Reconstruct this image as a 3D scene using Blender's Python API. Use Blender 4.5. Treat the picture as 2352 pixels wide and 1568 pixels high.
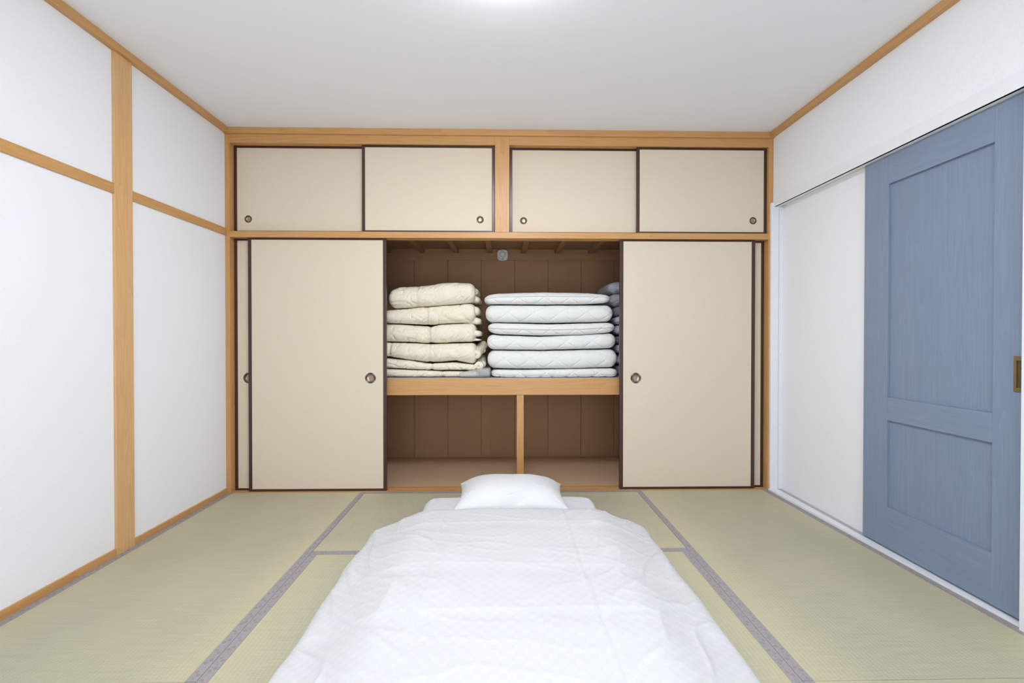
import bpy, bmesh, math
import numpy as np
from mathutils import Vector

for o in list(bpy.data.objects):
    bpy.data.objects.remove(o)
scene = bpy.context.scene
COL = scene.collection
R = math.radians

# ------------------------------------------------------------ camera
cam_d = bpy.data.cameras.new('camera')
cam_d.sensor_width = 36.0
cam_d.sensor_fit = 'HORIZONTAL'
cam_d.lens = 15.953
cam_d.clip_start = 0.02
cam = bpy.data.objects.new('camera', cam_d)
COL.objects.link(cam)
cam.location = (0.0094, -3.060, 1.0369)
cam.rotation_euler = (R(90 - 0.467), R(-0.016), R(-1.139))
scene.camera = cam

# ------------------------------------------------------------ soft fill daylight, let in by an added window behind the camera
world = bpy.data.worlds.new('daylight')
scene.world = world
world.use_nodes = True
bg = world.node_tree.nodes['Background']
bg.inputs['Color'].default_value = (0.88, 0.95, 1.06, 1)
bg.inputs['Strength'].default_value = 3.4
LAMP_STRENGTH = 34.0

scene.cycles.use_light_tree = False      # one lamp only
vs = scene.view_settings
vs.view_transform = 'Standard'
vs.look = 'None'
vs.gamma = 1.0
vs.use_curve_mapping = False
vs.exposure = 0.21

# ------------------------------------------------------------ helpers: scene objects
def tag(o, label=None, cat=None, group=None, kind=None):
    if label: o['label'] = label
    if cat: o['category'] = cat
    if group: o['group'] = group
    if kind: o['kind'] = kind
    return o

def thing(name, loc, label=None, cat=None, group=None, kind=None):
    o = bpy.data.objects.new(name, None)
    o.empty_display_size = 0.05
    COL.objects.link(o)
    o.location = loc
    return tag(o, label, cat, group, kind)

def world_loc(p):
    v = Vector((0, 0, 0))
    while p is not None:
        v += Vector(p.location)
        p = p.parent
    return v

def link(name, me, material, parent=None, smooth=False, loc=None):
    """me holds world coordinates; its origin is moved to loc (or to the base centre)."""
    n = len(me.vertices)
    co = np.empty(n * 3, dtype=np.float32)
    me.vertices.foreach_get('co', co)
    co = co.reshape(-1, 3)
    if loc is None:
        mn, mx = co.min(0), co.max(0)
        loc = ((mn[0] + mx[0]) / 2, (mn[1] + mx[1]) / 2, mn[2])
    co -= np.array(loc, dtype=np.float32)
    me.vertices.foreach_set('co', co.ravel())
    me.polygons.foreach_set('use_smooth', [smooth] * len(me.polygons))
    me.update()
    me.materials.append(material)
    o = bpy.data.objects.new(name, me)
    COL.objects.link(o)
    if parent is not None:
        o.parent = parent
        o.location = Vector(loc) - world_loc(parent)
    else:
        o.location = loc
    return o

def obj(name, bm, material, parent=None, smooth=False, loc=None):
    me = bpy.data.meshes.new(name)
    bmesh.ops.recalc_face_normals(bm, faces=bm.faces)
    bm.to_mesh(me)
    bm.free()
    return link(name, me, material, parent, smooth, loc)

def bx(bm, x0, x1, y0, y1, z0, z1, bev=0.0):
    vsn = [bm.verts.new(p) for p in ((x0, y0, z0), (x1, y0, z0), (x1, y1, z0), (x0, y1, z0),
                                     (x0, y0, z1), (x1, y0, z1), (x1, y1, z1), (x0, y1, z1))]
    fs = [bm.faces.new([vsn[i] for i in f]) for f in
          ((3, 2, 1, 0), (4, 5, 6, 7), (0, 1, 5, 4), (1, 2, 6, 5), (2, 3, 7, 6), (3, 0, 4, 7))]
    if bev > 0:
        es = set()
        for f in fs:
            es.update(f.edges)
        bmesh.ops.bevel(bm, geom=list(es), offset=bev, segments=2, affect='EDGES', profile=0.6)
    return bm

def box(name, x0, x1, y0, y1, z0, z1, material, parent=None, bev=0.0015, **kw):
    return obj(name, bx(bmesh.new(), x0, x1, y0, y1, z0, z1, bev), material, parent, **kw)

def prism_x(bm, prof, x0, x1):
    """profile in (y, z), extruded along x"""
    a = [bm.verts.new((x0, y, z)) for y, z in prof]
    b = [bm.verts.new((x1, y, z)) for y, z in prof]
    n = len(prof)
    for i in range(n):
        j = (i + 1) % n
        bm.faces.new((a[i], a[j], b[j], b[i]))
    bm.faces.new(a[::-1]); bm.faces.new(b)
    return bm

def prism_z(bm, poly, z0, z1):
    a = [bm.verts.new((x, y, z0)) for x, y in poly]
    b = [bm.verts.new((x, y, z1)) for x, y in poly]
    n = len(poly)
    for i in range(n):
        j = (i + 1) % n
        bm.faces.new((a[i], a[j], b[j], b[i]))
    bm.faces.new(a[::-1]); bm.faces.new(b)
    return bm

def lathe_y(bm, cx, cz, prof, seg=40, close=False):
    """profile of (radius, y); turned about the y axis through (cx, cz)"""
    rings = []
    for r, y in prof:
        if r < 1e-6:
            rings.append([bm.verts.new((cx, y, cz))])
        else:
            rings.append([bm.verts.new((cx + r * math.cos(2 * math.pi * i / seg), y,
                                        cz + r * math.sin(2 * math.pi * i / seg))) for i in range(seg)])
    pairs = list(zip(rings[:-1], rings[1:]))
    if close:
        pairs.append((rings[-1], rings[0]))
    for a, b in pairs:
        for i in range(seg):
            j = (i + 1) % seg
            if len(a) == 1 and len(b) == 1: continue
            if len(a) == 1: bm.faces.new((a[0], b[i], b[j]))
            elif len(b) == 1: bm.faces.new((a[i], b[0], a[j]))
            else: bm.faces.new((a[i], b[i], b[j], a[j]))
    return bm

def lathe_z(bm, cx, cy, prof, seg=64):
    rings = []
    for r, z in prof:
        if r < 1e-6: rings.append([bm.verts.new((cx, cy, z))])
        else: rings.append([bm.verts.new((cx + r * math.cos(2 * math.pi * i / seg), cy + r * math.sin(2 * math.pi * i / seg), z)) for i in range(seg)])
    for a, b in zip(rings[:-1], rings[1:]):
        for i in range(seg):
            j = (i + 1) % seg
            if len(a) == 1: bm.faces.new((a[0], b[i], b[j]))
            elif len(b) == 1: bm.faces.new((a[i], b[0], a[j]))
            else: bm.faces.new((a[i], b[i], b[j], a[j]))
    return bm

# ------------------------------------------------------------ helpers: vector noise for soft goods
_rng = np.random.RandomState(7)
_perm = _rng.permutation(256)
_perm = np.concatenate([_perm, _perm, _perm])
_grad = _rng.normal(size=(256, 3))
_grad /= np.linalg.norm(_grad, axis=1)[:, None]

def perlin(P):
    P = np.asarray(P, dtype=np.float64)
    i = np.floor(P).astype(int)
    f = P - i
    i &= 255
    u = f * f * f * (f * (f * 6 - 15) + 10)
    out = np.zeros(len(P))
    for dx in (0, 1):
        for dy in (0, 1):
            for dz in (0, 1):
                h = _perm[_perm[_perm[i[:, 0] + dx] + i[:, 1] + dy] + i[:, 2] + dz]
                d = f - np.array([dx, dy, dz])
                w = (u[:, 0] if dx else 1 - u[:, 0]) * (u[:, 1] if dy else 1 - u[:, 1]) * (u[:, 2] if dz else 1 - u[:, 2])
                out += w * (_grad[h] * d).sum(1)
    return out

def ridged(P):
    return 1.0 - np.minimum(np.abs(perlin(P)) * 3.2, 1.0)

def grid_mesh(name, V, nu, nv, wrap_v=False, caps=False):
    """V is (nu*nv, 3) row-major in u; quads between neighbours"""
    idx = np.arange(nu * nv).reshape(nu, nv)
    if wrap_v:
        nx = np.roll(idx, -1, axis=1)
        a, b, c, d = idx[:-1], nx[:-1], nx[1:], idx[1:]
    else:
        a, b, c, d = idx[:-1, :-1], idx[:-1, 1:], idx[1:, 1:], idx[1:, :-1]
    F = np.stack([a, b, c, d], -1).reshape(-1, 4).tolist()
    if caps:
        F.append(idx[0][::-1].tolist()); F.append(idx[-1].tolist())
    me = bpy.data.meshes.new(name)
    me.from_pydata(V.tolist(), [], F)
    bm = bmesh.new(); bm.from_mesh(me)
    bmesh.ops.recalc_face_normals(bm, faces=bm.faces)
    bm.to_mesh(me); bm.free()
    return me

# ------------------------------------------------------------ materials (all procedural)
def lin(r, g, b):
    f = lambda c: (c / 255 / 12.92) if c / 255 <= 0.04045 else ((c / 255 + 0.055) / 1.055) ** 2.4
    return (f(r), f(g), f(b), 1.0)

class N:
    """small node-tree writer"""
    def __init__(self, name):
        self.m = bpy.data.materials.new(name)
        self.m.use_nodes = True
        self.t = self.m.node_tree
        self.b = self.t.nodes['Principled BSDF']
        self.tc = self.t.nodes.new('ShaderNodeTexCoord')
    def new(self, kind, **props):
        n = self.t.nodes.new(kind)
        for k, v in props.items(): setattr(n, k, v)
        return n
    def put(self, sock, val):
        if hasattr(val, 'links') or isinstance(val, bpy.types.NodeSocket): self.t.links.new(val, sock)
        else: sock.default_value = val
    def math(self, op, a, b=None, c=None, clamp=False):
        n = self.new('ShaderNodeMath', operation=op, use_clamp=clamp)
        self.put(n.inputs[0], a)
        if b is not None: self.put(n.inputs[1], b)
        if c is not None: self.put(n.inputs[2], c)
        return n.outputs[0]
    def coords(self, scale=(1, 1, 1), loc=(0, 0, 0), src='Object'):
        n = self.new('ShaderNodeMapping')
        self.t.links.new(self.tc.outputs[src], n.inputs['Vector'])
        n.inputs['Scale'].default_value = scale
        n.inputs['Location'].default_value = loc
        return n.outputs[0]
    def xyz(self, vec=None):
        n = self.new('ShaderNodeSeparateXYZ')
        self.t.links.new(vec if vec is not None else self.tc.outputs['Object'], n.inputs[0])
        return n.outputs
    def noise(self, vec, scale=5, detail=4, rough=0.5, dist=0.0):
        n = self.new('ShaderNodeTexNoise')
        self.t.links.new(vec, n.inputs['Vector'])
        n.inputs['Scale'].default_value = scale; n.inputs['Detail'].default_value = detail
        n.inputs['Roughness'].default_value = rough; n.inputs['Distortion'].default_value = dist
        return n.outputs['Fac']
    def ramp(self, fac, stops):
        n = self.new('ShaderNodeValToRGB')
        self.put(n.inputs[0], fac)
        el = n.color_ramp.elements
        while len(el) < len(stops): el.new(0.5)
        for e, (p, c) in zip(el, stops): e.position = p; e.color = c
        return n.outputs[0]
    def mix(self, fac, a, b, blend='MIX'):
        n = self.new('ShaderNodeMix', data_type='RGBA', blend_type=blend)
        self.put(n.inputs[0], fac); self.put(n.inputs[6], a); self.put(n.inputs[7], b)
        return n.outputs[2]
    def bump(self, height, strength=0.2, dist=0.01):
        n = self.new('ShaderNodeBump')
        n.inputs['Strength'].default_value = strength; n.inputs['Distance'].default_value = dist
        self.put(n.inputs['Height'], height)
        self.t.links.new(n.outputs[0], self.b.inputs['Normal'])
    def done(self, color=None, rough=0.6, spec=0.5, metal=0.0, sheen=0.0):
        if color is not None: self.put(self.b.inputs['Base Color'], color)
        self.put(self.b.inputs['Roughness'], rough)
        self.b.inputs['Specular IOR Level'].default_value = spec
        self.b.inputs['Metallic'].default_value = metal
        self.b.inputs['Sheen Weight'].default_value = sheen
        return self.m

def mat_plain(name, col, rough=0.6, spec=0.4, metal=0.0, nscale=30, amount=0.04, sheen=0.0):
    n = N(name)
    f = n.noise(n.coords(), nscale, 3)
    dark = tuple(c * (1 - amount) for c in col[:3]) + (1,)
    return n.done(n.ramp(f, [(0.3, dark), (0.7, col)]), rough, spec, metal, sheen)

def mat_wood(name, axis, c0, c1, rough=0.38, spec=0.45, fine=1.0):
    """grain runs along the axis letter given"""
    n = N(name)
    lo, hi = 0.7, 16.0 * fine
    sc = {'x': (lo, hi, hi), 'y': (hi, lo, hi), 'z': (hi, hi, lo)}[axis]
    info = n.new('ShaderNodeObjectInfo')
    v = n.new('ShaderNodeVectorMath', operation='ADD')
    n.t.links.new(n.coords(sc), v.inputs[0])
    sh = n.math('MULTIPLY', info.outputs['Random'], 37.0)
    n.t.links.new(sh, v.inputs[1])
    big = n.noise(v.outputs[0], 1.0, 2, 0.5, 0.6)
    rings = n.math('FRACT', n.math('MULTIPLY', big, 9.0))
    rings = n.math('POWER', rings, 2.2)
    fib = n.noise(v.outputs[0], 9.0, 3, 0.6)
    f = n.math('ADD', n.math('MULTIPLY', rings, 0.30), n.math('MULTIPLY', fib, 0.70))
    col = n.ramp(f, [(0.2, c0), (0.85, c1)])
    n.bump(fib, 0.06, 0.002)
    return n.done(col, rough, spec)

WOOD0, WOOD1 = lin(204, 155, 98), lin(186, 135, 80)
W = {a: mat_wood('cedar_' + a, a, WOOD0, WOOD1) for a in 'xyz'}
WPALE = mat_wood('pale_cedar', 'z', lin(220, 178, 126), lin(201, 155, 102), 0.4)
DARKW = {a: mat_wood('closet_wood_' + a, a, lin(170, 131, 96), lin(161, 122, 88), 0.6, 0.25, 1.6) for a in 'xyz'}
PLY = mat_wood('closet_floor_ply', 'x', lin(204, 172, 140), lin(188, 156, 124), 0.55, 0.3)

def mat_wallpaper(name, col):
    n = N(name)
    h = n.noise(n.coords((2, 2, 1)), 140, 1)
    n.bump(h, 0.10, 0.001)
    dk = tuple(v * 0.965 for v in col[:3]) + (1,)
    return n.done(n.ramp(h, [(0.35, dk), (0.65, col)]), 0.85, 0.25)

WALL = mat_wallpaper('white_wallpaper', (0.880, 0.883, 0.905, 1))
CEIL = mat_wallpaper('ceiling_paper', (0.895, 0.893, 0.905, 1))
WHITE = mat_plain('white_laminate', (0.84, 0.85, 0.875, 1), 0.35, 0.5, amount=0.02)
TRACK = mat_plain('grey_track', lin(186, 190, 192), 0.4, 0.5)
TRACKY = mat_plain('ivory_track', lin(206, 202, 178), 0.5, 0.4)

def mat_tatami(name, along):
    n = N(name)
    o = n.xyz()
    a, c = (o[1], o[0]) if along == 'y' else (o[0], o[1])
    rib = n.math('SINE', n.math('MULTIPLY', c, 2 * math.pi / 0.0150))
    rib01 = n.math('MULTIPLY_ADD', rib, 0.5, 0.5)
    row = n.math('FLOOR', n.math('MULTIPLY', c, 1 / 0.0150))
    # rushes: short dashes across the ribs, shifted from rib to rib
    rush = n.math('SINE', n.math('ADD', n.math('MULTIPLY', a, 2 * math.pi / 0.0085), n.math('MULTIPLY', row, math.pi)))
    rush01 = n.math('MULTIPLY_ADD', rush, 0.5, 0.5)
    sc = (30, 2, 1) if along == 'x' else (2, 30, 1)
    streak = n.noise(n.coords(sc), 4.0, 4, 0.6)
    broad = n.noise(n.coords(), 1.6, 2, 0.5)
    f = n.math('ADD', n.math('MULTIPLY', streak, 0.55), n.math('MULTIPLY', broad, 0.45))
    col = n.ramp(f, [(0.30, lin(177, 172, 148)), (0.52, lin(185, 179, 153)), (0.75, lin(196, 187, 156))])
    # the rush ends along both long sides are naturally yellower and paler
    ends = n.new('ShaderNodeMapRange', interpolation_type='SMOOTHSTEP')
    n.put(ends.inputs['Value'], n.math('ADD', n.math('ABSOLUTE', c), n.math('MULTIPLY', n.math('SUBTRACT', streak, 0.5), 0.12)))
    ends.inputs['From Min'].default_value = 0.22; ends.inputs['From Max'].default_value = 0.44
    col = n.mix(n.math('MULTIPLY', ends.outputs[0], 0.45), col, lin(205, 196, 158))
    shade = n.math('MULTIPLY_ADD', n.math('MULTIPLY', rib01, rush01), 0.11, 0.93)
    n2 = n.new('ShaderNodeMix', data_type='RGBA', blend_type='MULTIPLY')
    n2.inputs[0].default_value = 1.0
    n.t.links.new(col, n2.inputs[6])
    cc = n.new('ShaderNodeCombineXYZ')
    for i in range(3): n.t.links.new(shade, cc.inputs[i])
    n.t.links.new(cc.outputs[0], n2.inputs[7])
    n.bump(n.math('ADD', rib01, n.math('MULTIPLY', rush01, 0.4)), 0.32, 0.0014)
    return n.done(n2.outputs[2], 0.55, 0.35)

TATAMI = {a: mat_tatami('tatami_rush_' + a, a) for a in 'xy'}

def mat_border(name, along):
    """grey-purple cloth with woven leaf pairs and small pink and green flecks"""
    n = N(name)
    o = n.xyz()
    a, c = (o[1], o[0]) if along == 'y' else (o[0], o[1])
    per = 0.098
    u = n.math('FRACT', n.math('MULTIPLY', a, 1 / per))            # 0..1 along one repeat
    def spot(uc, cc, ru, rc):
        du = n.math('DIVIDE', n.math('MULTIPLY', n.math('SUBTRACT', u, uc), per), ru)
        dc = n.math('DIVIDE', n.math('SUBTRACT', c, cc), rc)
        d = n.math('ADD', n.math('MULTIPLY', du, du), n.math('MULTIPLY', dc, dc))
        return n.math('LESS_THAN', d, 1.0)
    base = n.ramp(n.noise(n.coords(), 260, 2), [(0.35, lin(151, 146, 147)), (0.65, lin(162, 157, 157))])
    leaves = n.math('MAXIMUM', spot(0.22, -0.006, 0.0075, 0.0065), spot(0.36, 0.005, 0.0075, 0.0065))
    leaves = n.math('MAXIMUM', leaves, n.math('MAXIMUM', spot(0.70, 0.006, 0.006, 0.006), spot(0.53, 0.0, 0.004, 0.003)))
    leaves = n.math('MAXIMUM', leaves, spot(0.83, -0.006, 0.006, 0.006))
    col = n.mix(n.math('MULTIPLY', leaves, 0.55), base, lin(138, 127, 122))
    pink = n.math('MAXIMUM', spot(0.76, 0.0095, 0.004, 0.0035), spot(0.90, -0.010, 0.004, 0.0035))
    col = n.mix(n.math('MULTIPLY', pink, 0.4), col, lin(200, 142, 128))
    grn = n.math('MAXIMUM', spot(0.16, -0.011, 0.0035, 0.003), spot(0.40, 0.0105, 0.0035, 0.003))
    col = n.mix(n.math('MULTIPLY', grn, 0.5), col, lin(140, 168, 156))
    n.bump(n.noise(n.coords(), 500, 2), 0.15, 0.0008)
    return n.done(col, 0.75, 0.25)

BORDER = {a: mat_border('border_cloth_' + a, a) for a in 'xy'}

def mat_fusuma():
    n = N('fusuma_paper')
    f = n.noise(n.coords((3, 1, 60)), 9, 3, 0.6)
    g = n.noise(n.coords((70, 1, 3)), 7, 2, 0.5)
    h = n.math('ADD', n.math('MULTIPLY', f, 0.65), n.math('MULTIPLY', g, 0.35))
    n.bump(h, 0.08, 0.001)
    return n.done(n.ramp(h, [(0.3, lin(216, 202, 178)), (0.7, lin(223, 209, 186))]), 0.7, 0.3)
PAPER = mat_fusuma()
LACQ = mat_plain('dark_lacquer', lin(74, 44, 38), 0.32, 0.5, amount=0.12, nscale=60)
PULL_RIM = mat_plain('dark_bronze', lin(96, 84, 76), 0.28, 0.5, 0.85)
PULL_DISH = mat_plain('brown_bronze_dish', lin(172, 150, 134), 0.22, 0.5, 0.75)
PALE_ARC = mat_plain('pale_arc_metal', lin(226, 222, 214), 0.25, 0.5, 0.5)
BRASS = mat_plain('antique_brass', lin(140, 118, 84), 0.4, 0.5, 0.55)
BRASSD = mat_plain('dark_brass', lin(96, 88, 66), 0.5, 0.4, 0.3)
BLACKP = mat_plain('black_plastic', lin(50, 46, 44), 0.5, 0.4)
ALARM = mat_plain('alarm_plastic', lin(226, 226, 222), 0.45, 0.5, amount=0.02)
ALARMG = mat_plain('alarm_grey', lin(150, 152, 152), 0.55, 0.4)

def mat_bluewood(name, axis):
    n = N(name)
    sc = {'x': (1, 26, 26), 'y': (26, 1, 26), 'z': (26, 26, 1)}[axis]
    v = n.coords(sc)
    big = n.noise(v, 0.8, 2, 0.5, 1.0)
    fib = n.noise(v, 7, 3, 0.65)
    rings = n.math('FRACT', n.math('MULTIPLY', big, 7))
    f = n.math('ADD', n.math('MULTIPLY', fib, 0.7), n.math('MULTIPLY', rings, 0.3))
    n.bump(fib, 0.08, 0.0015)
    return n.done(n.ramp(f, [(0.25, lin(124, 138, 159)), (0.55, lin(129, 143, 164)), (0.85, lin(134, 149, 170))]), 0.5, 0.4)
BLUE = {a: mat_bluewood('blue_oak_' + a, a) for a in 'yz'}

def mat_cloth(name, col, rough=0.8, sheen=0.0, weave=900, bump=0.12):
    n = N(name)
    f = n.noise(n.coords(), weave, 2)
    g = n.noise(n.coords(), 14, 3)
    n.bump(n.math('ADD', n.math('MULTIPLY', f, 0.3), g), bump, 0.002)
    dk = tuple(c * 0.97 for c in col[:3]) + (1,)
    return n.done(n.ramp(g, [(0.3, dk), (0.7, col)]), rough, 0.2, 0, sheen)

SHEET = mat_cloth('white_sheet', (0.735, 0.738, 0.745, 1))
CREAM = mat_cloth('cream_down_cotton', lin(236, 226, 205), 0.62, 0.0)
QUILT = mat_cloth('white_quilt_cotton', lin(229, 229, 224), 0.7, 0.0)
BLUEGREY = mat_cloth('blue_grey_cover', lin(184, 190, 200), 0.7, 0.0)
BLUEGREYD = mat_cloth('slate_cover_and_gap', lin(120, 126, 138), 0.7, 0.0)  # slate cover, also the dark filler for a shaded gap
GREYCOV = mat_cloth('grey_cover', lin(158, 160, 166), 0.7, 0.0)

def mat_checker():
    n = N('checked_satin_cover')
    o = n.xyz()
    s = 1 / 0.0235
    cx = n.math('FLOOR', n.math('MULTIPLY', o[0], s))
    cy = n.math('FLOOR', n.math('MULTIPLY', o[1], s))
    chk = n.math('PINGPONG', n.math('ADD', cx, cy), 1.0)
    col = n.mix(chk, (0.655, 0.656, 0.665, 1), (0.675, 0.676, 0.684, 1))
    g = n.noise(n.coords(), 30, 3)
    n.bump(g, 0.05, 0.002)
    rough = n.math('MULTIPLY_ADD', chk, -0.22, 0.72)
    return n.done(col, rough, 0.3)
CHECK = mat_checker()

def mat_translucent(name, col, alpha, rough):
    n = N(name)
    g = n.noise(n.coords(), 40, 3)
    n.bump(g, 0.3, 0.004)
    n.b.inputs['Alpha'].default_value = alpha
    return n.done(n.ramp(g, [(0.3, tuple(c * 0.95 for c in col[:3]) + (1,)), (0.7, col)]), rough, 0.6)
VINYL = mat_translucent('cloudy_plastic', lin(212, 208, 208), 0.55, 0.3)

def mat_emit(name, col, strength):
    n = N(name)
    n.b.inputs['Emission Color'].default_value = col
    n.b.inputs['Emission Strength'].default_value = strength
    return n.done((0.9, 0.9, 0.9, 1), 0.5)
LAMPGLOW = mat_emit('lamp_diffuser', (0.96, 0.978, 1.065, 1), LAMP_STRENGTH)

def mat_glass():
    m = bpy.data.materials.new('fill_window_glass')
    m.use_nodes = True
    t = m.node_tree
    t.nodes.remove(t.nodes['Principled BSDF'])
    tr = t.nodes.new('ShaderNodeBsdfTransparent'); gl = t.nodes.new('ShaderNodeBsdfGlossy')
    gl.inputs['Roughness'].default_value = 0.02
    tr.inputs['Color'].default_value = (0.95, 0.97, 0.96, 1)
    mx = t.nodes.new('ShaderNodeMixShader'); mx.inputs[0].default_value = 0.06
    t.links.new(tr.outputs[0], mx.inputs[1]); t.links.new(gl.outputs[0], mx.inputs[2])
    t.links.new(mx.outputs[0], t.nodes['Material Output'].inputs['Surface'])
    return m
GLASS = mat_glass()
ALU = mat_plain('fill_window_aluminium', lin(190, 188, 182), 0.4, 0.5, 0.6)

# ============================================================ THE SETTING
CZ = 2.430                     # ceiling height
XL, XR = -1.838, 1.848         # side walls
YB, YF = 0.875, -3.60          # closet back, wall behind the camera

floor = tag(obj('floor', bx(bmesh.new(), XL - 0.1, XR + 0.15, YF - 0.1, YB + 0.1, -0.12, -0.056), DARKW['x']),
            'tatami floor of green-beige rush mats edged with grey cloth', kind='structure')
ceiling = tag(obj('ceiling', bx(bmesh.new(), XL - 0.1, XR + 0.15, YF - 0.1, YB + 0.1, CZ, CZ + 0.08), CEIL),
              'plain white papered ceiling', kind='structure')
tag(obj('wall_left', bx(bmesh.new(), XL - 0.1, XL, YF - 0.1, YB + 0.1, -0.056, CZ), WALL),
    'white papered wall divided by pale wooden post and rail', kind='structure')

XREC = 1.908                   # back of the sliding-door recess
HZ = 1.925                     # underside of the wall above the door
JN = -1.492                    # near end of the opening
bm = bmesh.new()
bx(bm, XR, XREC, YF - 0.1, 0.0, HZ, CZ)
bx(bm, XR, XREC, YF - 0.1, JN - 0.02, -0.056, HZ)
bx(bm, XREC, XREC + 0.08, YF - 0.1, YB + 0.1, -0.056, CZ)
bx(bm, XR, XREC, 0.0, YB + 0.1, -0.056, CZ)
tag(obj('wall_right', bm, WALL), 'white papered wall above and beside the blue sliding door', kind='structure')

# unseen wall behind the camera; its window is added to give soft fill
bm = bmesh.new()
WX, WZ0, WZ1 = 1.20, 0.02, 2.05
bx(bm, XL, -WX, YF - 0.1, YF, -0.056, CZ); bx(bm, WX, XR, YF - 0.1, YF, -0.056, CZ)
bx(bm, -WX, WX, YF - 0.1, YF, WZ1, CZ); bx(bm, -WX, WX, YF - 0.1, YF, -0.056, WZ0)
tag(obj('wall_front', bm, WALL), 'white wall behind the viewer with an added window opening for fill light', kind='structure')
fill_win = thing('fill_window_1', (0, YF - 0.05, WZ0), 'added sliding window behind the viewer, letting in soft fill light', kind='structure')
for s in (-1, 1):
    x0, x1 = (-WX, 0.03) if s < 0 else (-0.03, WX)
    y = YF - 0.06 + 0.03 * s
    bm = bmesh.new()
    bx(bm, x0, x0 + 0.05, y - 0.012, y + 0.012, WZ0, WZ1); bx(bm, x1 - 0.05, x1, y - 0.012, y + 0.012, WZ0, WZ1)
    bx(bm, x0, x1, y - 0.012, y + 0.012, WZ1 - 0.05, WZ1); bx(bm, x0, x1, y - 0.012, y + 0.012, WZ0, WZ0 + 0.07)
    obj('sash', bm, ALU, fill_win)
    obj('pane', bx(bmesh.new(), x0 + 0.05, x1 - 0.05, y - 0.002, y + 0.002, WZ0 + 0.07, WZ1 - 0.05), GLASS, fill_win)

# ---------------------------------------------------------- tatami mats (parts of the floor) with cloth borders (sub-parts)
def rx(y):                      # foot of the door sill, not quite square to the room
    return 1.8135 - 0.0293 * y
G = 0.0008
BW = 0.034
def mat_piece(x0, x1, y0, y1, along, slant=False):
    x0 += G; y0 += G; y1 -= G
    X1 = (lambda y: rx(y) - 0.0005) if slant else (lambda y: x1 - G)
    if along == 'y':
        body = [(x0 + BW - 0.002, y0), (X1(y0) - BW + 0.002, y0), (X1(y1) - BW + 0.002, y1), (x0 + BW - 0.002, y1)]
        bands = [[(x0, y0), (x0 + BW, y0), (x0 + BW, y1), (x0, y1)],
                 [(X1(y0) - BW, y0), (X1(y0), y0), (X1(y1), y1), (X1(y1) - BW, y1)]]
    else:
        body = [(x0, y0 + BW - 0.002), (X1(y0), y0 + BW - 0.002), (X1(y1), y1 - BW + 0.002), (x0, y1 - BW + 0.002)]
        bands = [[(x0, y0), (X1(y0), y0), (X1(y0), y0 + BW), (x0, y0 + BW)],
                 [(x0, y1 - BW), (X1(y1), y1 - BW), (X1(y1), y1), (x0, y1)]]
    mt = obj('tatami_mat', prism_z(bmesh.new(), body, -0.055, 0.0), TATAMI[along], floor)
    for b in bands:
        bmb = prism_z(bmesh.new(), b, -0.055, 0.0012)
        obj('cloth_border', bmb, BORDER[along], mt)
    return mt
MX = 0.9142
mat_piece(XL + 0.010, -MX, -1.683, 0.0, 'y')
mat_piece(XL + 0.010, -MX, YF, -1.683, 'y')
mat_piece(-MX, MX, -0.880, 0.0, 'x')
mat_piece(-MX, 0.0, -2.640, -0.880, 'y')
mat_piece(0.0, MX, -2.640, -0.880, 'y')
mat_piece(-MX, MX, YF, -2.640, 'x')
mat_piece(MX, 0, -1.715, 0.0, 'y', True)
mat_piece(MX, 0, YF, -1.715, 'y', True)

# ---------------------------------------------------------- wooden trim
def trim(n, label, x0, x1, y0, y1, z0, z1, m, bev=0.002):
    return tag(obj('trim_%d' % n, bx(bmesh.new(), x0, x1, y0, y1, z0, z1, bev), m), label, kind='structure')

TB = 2.389
trim(1, 'pale wooden ceiling moulding above the closet', XL, XR, -0.014, 0.05, TB, CZ, W['x'])
trim(2, 'pale wooden ceiling moulding along the left wall', XL, XL + 0.028, YF, -0.014, TB + 0.004, CZ, W['y'])
trim(3, 'pale wooden ceiling moulding along the right wall', XR - 0.028, XR, YF, -0.014, TB + 0.004, CZ, W['y'])
trim(4, 'upright pale wooden post on the left wall', XL - 0.02, XL + 0.013, -0.872, -0.768, -0.05, TB + 0.004, WPALE)
trim(5, 'pale horizontal rail on the left wall beside the closet', XL - 0.02, XL + 0.010, -0.768, 0.0, 1.717, 1.765, W['y'])
trim(6, 'pale horizontal rail on the left wall nearer the viewer', XL - 0.02, XL + 0.010, YF, -0.872, 1.720, 1.768, W['y'])
trim(7, 'left upright jamb of the closet front', XL - 0.02, -1.808, -0.001, 0.10, -0.05, TB, W['z'])
trim(8, 'right upright jamb of the closet front', 1.816, XR + 0.02, -0.001, 0.10, -0.05, TB, W['z'])
trim(9, 'short post between the upper closet doors', -0.0445, 0.0525, -0.003, 0.10, 1.7465, TB, W['z'])

def lintel(n, label, z0, z1):
    """track rail with two grooves in its underside"""
    g = 0.005
    prof = [(0.0, z0), (0.017, z0), (0.017, z0 + g), (0.042, z0 + g), (0.042, z0), (0.046, z0), (0.046, z0 + g),
            (0.070, z0 + g), (0.070, z0), (0.085, z0), (0.085, z1), (0.0, z1)]
    return tag(obj('trim_%d' % n, prism_x(bmesh.new(), prof, -1.83, 1.84), W['x']), label, kind='structure')
lintel(10, 'top track rail of the closet under the moulding', 2.332, TB + 0.005)
lintel(11, 'middle track rail between upper and lower closet doors', 1.7066, 1.7465)
prof = [(0.0, -0.05), (0.0, 0.0025), (0.018, 0.0025), (0.018, 0.0005), (0.041, 0.0005), (0.041, 0.0025), (0.046, 0.0025),
        (0.046, 0.0005), (0.069, 0.0005), (0.069, 0.0025), (0.10, 0.0025), (0.10, -0.05)]
tag(obj('trim_12', prism_x(bmesh.new(), prof, -1.83, 1.84), W['x']), 'low grooved threshold of the closet', kind='structure')

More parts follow.
